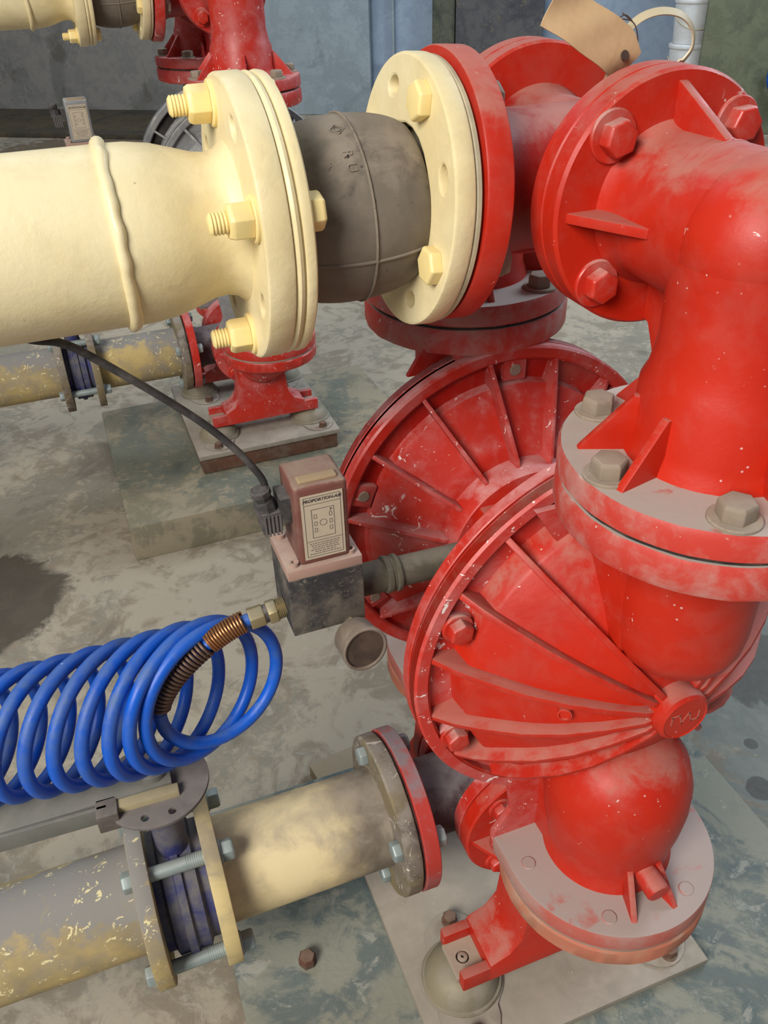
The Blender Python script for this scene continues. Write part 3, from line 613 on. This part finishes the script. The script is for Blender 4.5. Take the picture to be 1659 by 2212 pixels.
# ================================================================== suction line: spool, butterfly valve, pipe
ZL = -.316
def lower_line(D, who, m_sp, m_pipe, m_fl, m_cf):
    base = D+Vector((-.2, 0, ZL)); OFF = Matrix.Translation((.2, 0, 0))
    AX = OFF @ frame((0, 0, 0), (1, 0, 0), (0, -1, 0))            # local z = +x world
    t = thing('pipe_spool', f'short cream pipe spool with bolted flange {who}', 'pipe', base, 'suction pipe spools')
    b = MB(); b.lathe([(.0565, -.372), (.0565, -.188)], AX, 64); b.build('pipe', m_sp, t)
    b = MB(); b.lathe([(.04, -.1885), (.0905, -.1885), (.0925, -.186), (.0925, -.1715), (.0915, -.170), (.04, -.170)], AX, 96); b.build('flange', m_fl, t, jitter=.0004)
    b = MB(); b.lathe([(0, -.1702), (.088, -.1702), (.088, -.1668), (0, -.1668)], AX, 64); b.build('gasket', 'gasket_black', t)
    for a in (-118, -22, 68, 158):
        if True:
            q = AX @ Vector((.0745*math.cos(R(a)), .0745*math.sin(R(a)), -.1885))
            bolt(t, q, (-1, 0, 0), af=.020, h=.0095, wr=0, mat='galvanised', wh=0, rot=a)
            bolt(t, AX @ Vector((.0745*math.cos(R(a)), .0745*math.sin(R(a)), -.149)), (1, 0, 0), af=.020, h=.010, wr=.012, mat='galvanised', name='nut')
    hol = [(.0775*math.cos(R(22.5+45*k)), .0775*math.sin(R(22.5+45*k)), .007, .007, 0) for k in range(8)]
    me = holes_plate('flange', .0945, hol, .016, AX @ Matrix.Translation((0, 0, -.387)), .0012); link('flange', m_cf, me and None, None) if False else link('flange', me, m_cf, t)
    p = thing('suction_pipe', f'flaking cream pipe entering the butterfly valve {who}', 'pipe', base, 'suction pipes')
    b = MB(); b.lathe([(.0565, -1.25), (.0565, -.450)], AX, 64); b.build('pipe', m_pipe, p)
    me = holes_plate('flange', .0945, hol, .017, AX @ Matrix.Translation((0, 0, -.4585)), .0012); link('flange', me, m_cf if m_cf != 'cream_flange_worn' else 'pipe_flaking', p)
    v = thing('butterfly_valve', f'butterfly valve with flat grey lever handle {who}', 'valve', base, 'butterfly valves')
    b = MB(); b.lathe([(.05, -.4415), (.062, -.4415), (.062, -.434), (.069, -.431), (.069, -.421), (.073, -.4195), (.073, -.4120), (.069, -.4105), (.069, -.398), (.062, -.395), (.062, -.3870), (.05, -.3870)], AX, 72); bd = b.build('body', 'valve_blue', v)
    b = MB(); b.tube([OFF @ Vector((-.4145, 0, .06)), OFF @ Vector((-.4145, 0, .165))], .016, 24); b.build('neck', 'valve_blue', v)
    zz = .163
    hol = [(.040*math.cos(R(k)), .040*math.sin(R(k)), .0038, .0038, 0) for k in (-150, -112, -75, 40, 75, 110)]
    me = holes_plate('notch_plate', .0515, hol, .004, OFF @ Matrix.Translation((-.4145, 0, zz)), .0004); link('notch_plate', me, 'dark_plate', v)
    b = MB(); Ml = OFF @ Matrix.Translation((-.4145, .002, zz+.008)) @ Matrix.Rotation(R(-2), 4, 'Z')
    b.prism([(.016, -.015), (.016, .015), (-.10, .018), (-.42, .022), (-.42, -.022), (-.10, -.018)], 0, .006, Ml); lv = b.build('lever', 'lever_grey', v, .002)
    b = MB(); b.box((-.42, -.024, -.014), (-.045, -.0195, .006), Ml); b.build('lever_flange', 'lever_grey', lv, .001)
    b = MB(); b.box((-.052, -.026, -.012), (.021, -.015, .0035), Ml); b.build('latch', 'lever_latch', lv, .0015)
    b = MB(); b.box((-.056, -.034, -.016), (-.036, -.012, .006), Ml); b.build('latch_pivot', 'dark_steel', lv, .0015)
    b = MB(); b.lathe([(0, 0), (.013, 0), (.013, .006), (.0105, .008), (0, .0085)], Ml @ Matrix.Translation((0, .002, .006)), 32); b.build('stem_cap', 'lever_grey', v)
    for k in range(4):
        a = R(22.5+90*k)
        c = (.0775*math.cos(a), .0775*math.sin(a))
        q0, q1 = AX @ Vector((*c, -.4585)), AX @ Vector((*c, -.371))
        n0 = bolt(v, q0, (-1, 0, 0), af=.019, h=.010, wr=0, mat='galvanised', wh=0, name='nut', rot=a)
        bolt(v, q1, (1, 0, 0), af=.020, h=.0125, wr=.0125, mat='galvanised', rot=a)
        b = MB(); b.tube([q0, q1], .0075, 20); b.build('tie_bolt', 'galvanised', v)
        me = studmesh('tie', .0078, .018); link('thread', me, 'galvanised', v, frame(AX @ Vector((*c, -.4045)), (1, 0, 0)))
lower_line(Vector((0, 0, 0)), 'below the blue coiled hose', 'cream_pipe_dirty', 'pipe_flaking', 'flange_worn', 'cream_flange_worn')
lower_line(D2+Vector((0, 0, .0)), 'of the far pump at left', 'pipe_flaking', 'pipe_flaking', 'flange_worn', 'flange_worn')

# ================================================================== air supply: solenoid regulator, gauge, nipple, cable, coiled hose
def solenoid(D, label, full=True, cap_mat='maroon_cap'):
    x0, x1, y0, y1, z0, z1 = -.2685, -.2025, -.034, .026, .019, .090
    t = thing('pressure_regulator', label, 'regulator', D+Vector(((x0+x1)/2, (y0+y1)/2, z0)), 'electronic air regulators')
    T = Matrix.Translation((-(x0+x1)/2, -(y0+y1)/2, -z0))
    b = MB(); b.box((x0, y0, z0), (x1, y1, z1-.010), T); b.build('manifold_block', 'valve_block', t, .001)
    b = MB(); b.box((x0, y0, z1-.0098), (x1, y1, z1), T); b.build('flange_plate', 'pink_dusty', t, .001)
    for (x, y) in ((x0+.008, y0+.008), (x0+.008, y1-.008), (x1-.008, y0+.008), (x1-.008, y1-.008)):
        b = MB(); b.lathe([(0, 0), (.0042, 0), (.0042, .004), (.0024, .004), (.0020, .002), (0, .002)], T @ Matrix.Translation((x, y, z1)), 16); b.build('cap_screw', 'pink_dusty', t)
    cx0, cx1, cy0, cy1, cz = x0+.0125, x1-.0085, y0+.004, y1-.010, .1665
    b = MB(); b.box((cx0, cy0, z1), (cx1, cy1, cz), T); cap = b.build('cap', cap_mat, t, .0038, seg=3)
    b = MB(); b.box((cx0+.006, cy0+.006, cz-.001), (cx1-.006, cy0+.016, cz+.0028), T); b.build('cap_ridge', 'cap_tan', cap, .0038, seg=3)
    F = T @ frame(((cx0+cx1)/2, cy0-.0004, (z1+cz)/2-.001), (0, -1, 0), (1, 0, 0))
    w2, h2 = .0178, .0315
    b = MB(); b.box((-w2, -h2, 0), (w2, h2, .0006), F); lab = b.build('label', 'mesh_label', cap)
    if full:
        link('label_title', text_mesh('label_title', 'PROPORTION-AIR', .0040, F @ Matrix.Translation((0, .0262, .0007)), .0001, .3, .00012), 'print_black', cap)
        b = MB()
        def ln(x0, y0, x1, y1, w=.00035):
            v = Vector((x1-x0, y1-y0)); a = math.atan2(v.y, v.x); b.box((0, -w/2, .0006), (v.length, w/2, .0008), F @ Matrix.Translation((x0, y0, 0)) @ Matrix.Rotation(a, 4, 'Z'))
        def rect(a, c, d, e, w=.00035): ln(a, c, d, c, w); ln(d, c, d, e, w); ln(d, e, a, e, w); ln(a, e, a, c, w)
        rect(-.0155, -.029, .0155, .0295); ln(-.0155, .0225, .0155, .0225); rect(-.0095, -.0105, .0095, .0175); ln(-.0155, -.0135, .0155, -.0135)
        for k in range(16): a = 2*math.pi*k/16; a2 = 2*math.pi*(k+1)/16; ln(.003*math.cos(a), .0035+.003*math.sin(a), .003*math.cos(a2), .0035+.003*math.sin(a2))
        for x in (-.0065, .0065):
            for y in (-.003, .0035, .0105): rect(x-.0011, y-.0018, x+.0011, y+.0018, .0003)
        for k in range(6):
            y = -.0160-.0021*k; l = (.026, .024, .022, .025, .018, .027)[k]; x = -l/2
            while x < l/2: q = random.uniform(.0012, .003); ln(x, y, min(l/2, x+q), y, .0006); x += q+.0007
        b.build('label_print', 'print_black', cap)
        link('label_letter', text_mesh('label_letter', 'P', .0042, F @ Matrix.Translation((.0070, .0145, .0007)), .0001), 'print_black', cap)
    # cable connector on the left
    b = MB(); b.box((cx0-.009, (cy0+cy1)/2-.011, .128), (cx0+.001, (cy0+cy1)/2+.013, .152), T); b.build('socket', 'black_rubber', t, .0015)
    b = MB(); b.box((cx0-.025, (cy0+cy1)/2-.010, .120), (cx0-.008, (cy0+cy1)/2+.011, .140), T); cn = b.build('plug', 'black_rubber', t, .002)
    for k in range(5):
        x = cx0-.0235+.0032*k; b = MB(); b.box((x, (cy0+cy1)/2-.0112, .119), (x+.0016, (cy0+cy1)/2-.0098, .138), T); b.build('plug_rib', 'black_rubber', cn)
    b = MB(); b.lathe([(0, 0), (.0092, 0), (.0092, .010), (.0085, .012), (.0075, .013), (.0075, .016), (.0085, .017), (.0085, .022), (.006, .024), (0, .024)], T @ frame((cx0-.018, (cy0+cy1)/2, .137), (-.18, .0, 1)), 8); b.build('cable_gland', 'black_rubber', cn)
    # air nipple into the pump
    b = MB(); pr = [(0, 0), (.0145, 0), (.0165, .002), (.0165, .006), (.0155, .008), (.0155, .030), (.0175, .031), (.0180, .033), (.0175, .036), (.0165, .0365), (.0165, .040), (.0180, .041), (.018, .044), (.016, .046), (.0145, .047), (.0145, .148), (0, .148)]
    b.lathe(pr, T @ frame((x1-.001, -.002, z0+.017), (1, 0, -.03)), 32); b.build('air_nipple', 'fitting_olive', t)
    return t
solenoid(Vector((0, 0, 0)), 'dusty electronic air regulator with printed label beside the red dome')
solenoid(D2+Vector((-.068, 0, .078)), 'small far regulator box rising behind the cream pipe', True, 'chamber_grey')

# pressure gauge under the block
g = thing('pressure_gauge', 'round dirty pressure gauge hanging off the black valve block', 'gauge', (-.2165, -.040, .018))
gd = Vector((.10, -1, .16)).normalized()
MG = frame((-.001, -.022, -.001), gd)
b = MB(); b.lathe([(0, -.017), (.0165, -.017), (.0185, -.014), (.0188, .0055), (.0205, .006), (.0210, .008), (.0210, .0105), (.0195, .0115), (.0183, .0112), (.0180, .0085), (0, .0085)], MG, 48); gb = b.build('case', 'gauge_case', g)
b = MB(); b.lathe([(0, .0087), (.0180, .0087), (.0180, .0093), (0, .0093)], MG, 40); b.build('dial', 'gauge_face', g)
b = MB(); b.lathe([(0, 0), (.004, 0), (.004, .003), (.002, .0032), (0, .002)], MG @ frame((-.0172, .004, -.003), (-1, .2, 0)), 20); b.build('case_plug', 'gauge_case', g)
b = MB(); b.lathe([(0, 0), (.0065, 0), (.0065, .009), (0, .020)], frame((0, .007, 0), gd), 6); b.build('stem', 'brass', g)

# signal cable
P0 = Vector((-.2770, -.003, .1535)); pts = []; rad = []
ctrl = [Vector((-.2725, -.004, .146)), Vector((-.2735, -.004, .164)), Vector((-.281, -.003, .180)), Vector((-.293, -.002, .199)), Vector((-.314, 0, .225)), Vector((-.345, 0, .257)), Vector((-.381, 0, .291)), Vector((-.399, .002, .304)), Vector((-.420, .012, .307)), Vector((-.446, .04, .314)), Vector((-.50, .072, .36)), Vector((-.60, .078, .40))]
def spline(c, n=8):
    out = []
    for i in range(len(c)-1):
        p0, p1, p2, p3 = c[max(i-1, 0)], c[i], c[i+1], c[min(i+2, len(c)-1)]
        for k in range(n):
            t = k/n; out.append(.5*((2*p1)+(p2-p0)*t+(2*p0-5*p1+4*p2-p3)*t*t+(3*p1-p0-3*p2+p3)*t**3))
    return out+[c[-1]]
b = MB(); b.tube(spline(ctrl), .0030, 14)
tag(b.build('signal_cable', 'black_rubber'), 'black cable sloping from the cream pipe down to the regulator plug', 'cable')

# blue coiled hose
h = thing('coiled_air_hose', 'bright blue coiled air hose stretched leftwards from a brass fitting', 'hose', (-.35, 0, -.13))
HO = Vector((.35, 0, .13))
def lerp_tab(tab, u):
    for (a, va), (b_, vb) in zip(tab, tab[1:]):
        if u <= b_: t = (u-a)/(b_-a); return va+(vb-va)*t if not isinstance(va, tuple) else tuple(x+(y-x)*t for x, y in zip(va, vb))
    return tab[-1][1]
turns = 11.2; N = 64
CEN = [(0, (-.336, .000, -.050)), (1, (-.346, .002, -.050)), (2, (-.369, .005, -.051)), (3, (-.394, .008, -.053)), (6, (-.472, .018, -.058)), (11.3, (-.612, .04, -.068))]
BET = [(0, 12), (1, 28), (2, 38), (3, 45), (6, 50), (11.3, 52)]
RAD = [(0, .060), (.5, .068), (1, .0715), (2, .070), (4, .065), (7, .060), (11.3, .057)]
path = []
th0 = R(128)
for i in range(int(turns*N)+1):
    u = i/N; c = Vector(lerp_tab(CEN, u)); be = R(lerp_tab(BET, u)); r = lerp_tab(RAD, u)
    e1 = Vector((-math.cos(be), -math.sin(be), 0)); th = th0+2*math.pi*u-R(16)
    # start on the left/front going down and round to the right/back
    path.append(c+e1*(r*math.cos(th-R(115)))-Vector((0, 0, 1))*(r*math.sin(th-R(115))))
b = MB(); b.tube([p+HO for p in path], .0064, 14); b.build('coil', 'blue_hose', h)
# guard spring and lead-in between coil start and the fitting
s0 = path[0]; t0 = (path[0]-path[1]).normalized()
fit = Vector((-.3015, -.004, .026)); fdir = Vector((-1, 0, -.12)).normalized()
def bez(p0, p1, p2, p3, n):
    return [((1-t)**3)*p0+3*((1-t)**2)*t*p1+3*(1-t)*t*t*p2+(t**3)*p3 for t in [i/n for i in range(n+1)]]
lead = bez(s0, s0+t0*.030, fit+fdir*.034, fit, 40)
b = MB(); b.tube([p+HO for p in lead], .0058, 14); b.build('hose_end', 'blue_hose', h)
def coil_spring(pts, r, wire, pitch, seg=10):
    out = []; L = 0; acc = [0]
    for p, q in zip(pts, pts[1:]): L += (q-p).length; acc.append(L)
    nt = L/pitch; K = int(nt*14); nv = None
    for i in range(K+1):
        d = L*i/K; j = max(k for k in range(len(acc)) if acc[k] <= d+1e-9); j = min(j, len(pts)-2)
        p = pts[j].lerp(pts[j+1], (d-acc[j])/max(1e-9, acc[j+1]-acc[j])); t = (pts[j+1]-pts[j]).normalized()
        if nv is None: nv = t.orthogonal().normalized()
        nv = (nv-t*nv.dot(t)).normalized(); bb = t.cross(nv); a = 2*math.pi*nt*i/K
        out.append(p+(nv*math.cos(a)+bb*math.sin(a))*r)
    return out
b = MB(); b.tube([p+HO for p in coil_spring(lead[2:27], .0090, .0016, .0040)], .0016, 8); b.build('guard_spring', 'spring_rust', h)
b = MB(); b.tube([p+HO for p in coil_spring(lead[27:39], .0093, .0013, .0027)], .0013, 8); b.build('spring_collar', 'copper_bright', h)
MF = frame(fit+HO, (-fdir))
b = MB(); b.lathe([(0, 0), (.0105, 0), (.0105, .002), (.0105, .013), (.0095, .014), (0, .014)], MF, 6); fo = b.build('hex_fitting', 'brass', h, .0006)
b = MB(); b.lathe([(0, .0), (.0085, 0), (.0085, .004), (0, .004)], MF @ Matrix.Translation((0, 0, .0135)), 24); b.build('fitting_seal', 'black_rubber', h)
b = MB(); b.lathe([(0, 0), (.0110, 0), (.0115, .001), (.0115, .008), (.0105, .009), (0, .009)], MF @ Matrix.Translation((0, 0, .0170)), 6); b.build('hex_nut', 'brass', h, .0006)
b = MB(); pr = [(0, 0)]
for k in range(6): pr += [(.0100, .0016*k), (.0088, .0016*k+.0008)]
pr += [(.0095, .0105), (0, .0105)]; b.lathe(pr, MF @ Matrix.Translation((0, 0, .0255)), 24); b.build('threaded_end', 'brass', h)

# ================================================================== tag and tie on the outlet flange
tg = thing('paper_tag', 'creased brown card tag tied on above the red flange', 'tag', (-.045, -.060, .46))
A = at(1343, 118, 'y', -.060)
b = MB()
ex, ez = Vector((-.84, .0, .52)).normalized(), Vector((.50, .1, .86)).normalized()
nx, nz = 14, 6; vs = []; L_, H_ = .072, .030
for side in (0, 1):
    for i in range(nx+1):
        for k in range(nz+1):
            u, v = i/nx, k/nz-.5
            wv = 1 if u > .16 else .45+.55*u/.16
            p = A+ex*(L_*u-.010)+ez*(H_*v*wv)+Vector((.1, -1, .1))*(.003*math.sin(u*5+v*2)+.0012*math.sin(u*13+v*5)+side*.0009)
            vs.append(tuple(p-Vector((-.045, -.060, .46))))
fs = []; m = (nx+1)*(nz+1)
for i in range(nx):
    for k in range(nz):
        a = i*(nz+1)+k; fs.append((a, a+nz+1, a+nz+2, a+1)); fs.append((m+a, m+a+1, m+a+nz+2, m+a+nz+1))
edge = [i*(nz+1) for i in range(nx+1)]+[nx*(nz+1)+k for k in range(1, nz+1)]+[i*(nz+1)+nz for i in range(nx-1, -1, -1)]+[k for k in range(nz-1, 0, -1)]
for p, q in zip(edge, edge[1:]+edge[:1]): fs.append((p, q, m+q, m+p))
b.add(vs, fs); b.build('card', 'tag_card', tg)
b = MB(); b.lathe([(0, 0), (.0032, 0), (.0030, .0008), (0, .0006)], frame(A-Vector((-.045, -.060, .46))+Vector((-.0006, -.004, 0)), (.1, -1, .2)), 20); b.build('eyelet', 'wire_dark', tg)
zp = [(1318, 158), (1326, 120), (1350, 72), (1385, 38), (1430, 24), (1472, 32), (1496, 62), (1496, 100), (1478, 128), (1462, 140)]
c = [Vector((-.030, -.054, .404)), Vector((-.028, -.052, .425))]+[at(x, y, 'y', -.050+.0022*i) for i, (x, y) in enumerate(zp)]+[Vector((.036, -.034, .43)), Vector((.034, -.036, .405))]
c = spline([Vector(p) for p in c], 8)
b = MB(); vs, fs = [], []
for i, p in enumerate(c):
    t = (c[min(i+1, len(c)-1)]-c[max(i-1, 0)]).normalized(); wv = Vector((0, 1, 0)); wv = (wv-t*wv.dot(t)).normalized(); nn = t.cross(wv)
    wv = (wv*.6+nn*.8)
    nn = t.cross(wv).normalized()
    for a_, b_ in ((-1, -1), (1, -1), (1, 1), (-1, 1)): vs.append(tuple(p+wv*(.0026*a_)+nn*(.0006*b_)))
for i in range(len(c)-1):
    for k in range(4): fs.append((4*i+k, 4*i+(k+1) % 4, 4*i+4+(k+1) % 4, 4*i+4+k))
fs += [(3, 2, 1, 0), tuple(4*(len(c)-1)+k for k in range(4))]
b.add(vs, fs); tag(b.build('cable_tie', 'tie_nylon'), 'curved translucent nylon cable tie looped above the red flange', 'cable tie')
b = MB(); wp = spline([at(x, y, 'y', -.052) for x, y in ((1371, 130), (1378, 95), (1374, 60), (1362, 44), (1338, 40), (1352, 32), (1366, 46), (1345, 28))], 6); b.tube(wp, .0004, 6)
tag(b.build('thin_wire', 'wire_dark'), 'thin twisted wire beside the card tag', 'wire')

# ================================================================== things by the wall
def px_panel(name, label, cat, pxa, pxb, dist, ztop, mat, th=.05, base=0):
    xa = wall_x(pxa)[0]; xb = wall_x(pxb)[0]
    return wall_panel(name, label, cat, xa, xb, -dist, -dist+th, ztop, mat, z0=base)
px_panel('sheet_panel', 'tall pale grey sheet panel left of the olive post', 'panel', 560, 803, .06, 3.0, 'panel_light', .05)
px_panel('door_post', 'dark olive upright post beside the rusty panel', 'post', 938, 986, .10, 3.0, 'post_olive', .10)
px_panel('rusty_panel', 'dark blotchy metal panel leaning by the blue wall', 'panel', 988, 1172, .12, 3.0, 'panel_dark', .05)
px_panel('metal_strip', 'thin upright strip on the blue wall', 'strip', 846, 852, .0, 3.0, 'panel_light', .05)
# grey-green board at the right edge, pails in front of the wall
def wall_pt(px, py, off):
    """point on the plane that stands off metres in front of the wall, seen at a photo pixel"""
    d = _r*((px-PW/2)/FPX) - _u*((py-PH/2)/FPX) + _f
    t = (WP0+WN*off-CAM_O).dot(WN)/d.dot(WN); return CAM_O+d*t
g0, g1 = wall_pt(1513, 120, .55), wall_pt(1720, 120, .55)
gx0, gx1 = (g0-WP0).dot(WU), (g1-WP0).dot(WU)
wall_panel('sheet_panel', 'grey-green board standing at the right edge by the pails', 'panel', gx0, gx1, -.55, -.50, 2.6, 'panel_green')
PX = wall_pt(1487, 100, .35)
def pail(label, z, handle):
    t = thing('plastic_pail', label, 'pail', (PX.x, PX.y, z), 'stacked white pails')
    b = MB(); b.lathe([(0, 0), (.098, 0), (.1, .004), (.112, .225), (.112, .227), (0, .227)], seg=48); b.build('bucket', 'pail_white', t)
    b = MB(); b.lathe([(0, .216), (.117, .216), (.119, .219), (.119, .236), (.115, .2415), (.105, .2415), (.103, .2405), (0, .2405)], seg=48); b.build('lid', 'pail_white', t)
    pts = [Vector((.121*math.cos(a), .121*math.sin(a), .17-.09*abs(math.sin(a-R(160))))) for a in [R(160)+math.pi*i/24 for i in range(25)]]
    b = MB(); b.tube(pts, .003, 8); b.build('handle', 'tie_nylon', t)
zb0 = ZF+.242
pail('white lidded plastic pail with a hanging handle behind the red elbow', zb0, True)
pail('upper white plastic pail of the stack by the wall', zb0+.242, True)
pail('lowest white pail of the stack standing on the floor', ZF, True)
c0 = wall_pt(1664, 165, .58)
b = MB(); b.tube([c0+WU*(.11*math.cos(a)+.10)+WN*(.012*a/6.3)+Vector((0, 0, .11*math.sin(a))) for a in [2*math.pi*i/60 for i in range(121)]], .012, 10)
tag(b.build('hanging_hose', 'blue_hose'), 'small loop of blue hose hanging at the right edge', 'hose')

# ================================================================== small things on floor and plinth
q = at(745, 1655, 'z', ZF+.02)
b = MB(); b.box((-.05, -.03, 0), (.05, .03, .022), Matrix.Translation((q.x, q.y, ZF)) @ Matrix.Rotation(R(8), 4, 'Z')); tag(b.build('wooden_block', 'tan_board', None, .002), 'flat tan wooden block behind the pipe flange', 'block')
q = at(665, 2078, 'z', ZPT-.013)
bo = MB(); bo.lathe([(0, 0), (.011, 0), (.011, .012), (.009, .015), (0, .015)], seg=6); o = bo.build('anchor_bolt', 'rusty_steel', None, .001); o.location = (q.x, q.y, ZPT-.0128); tag(o, 'rusty anchor bolt head in the green plinth', 'bolt')
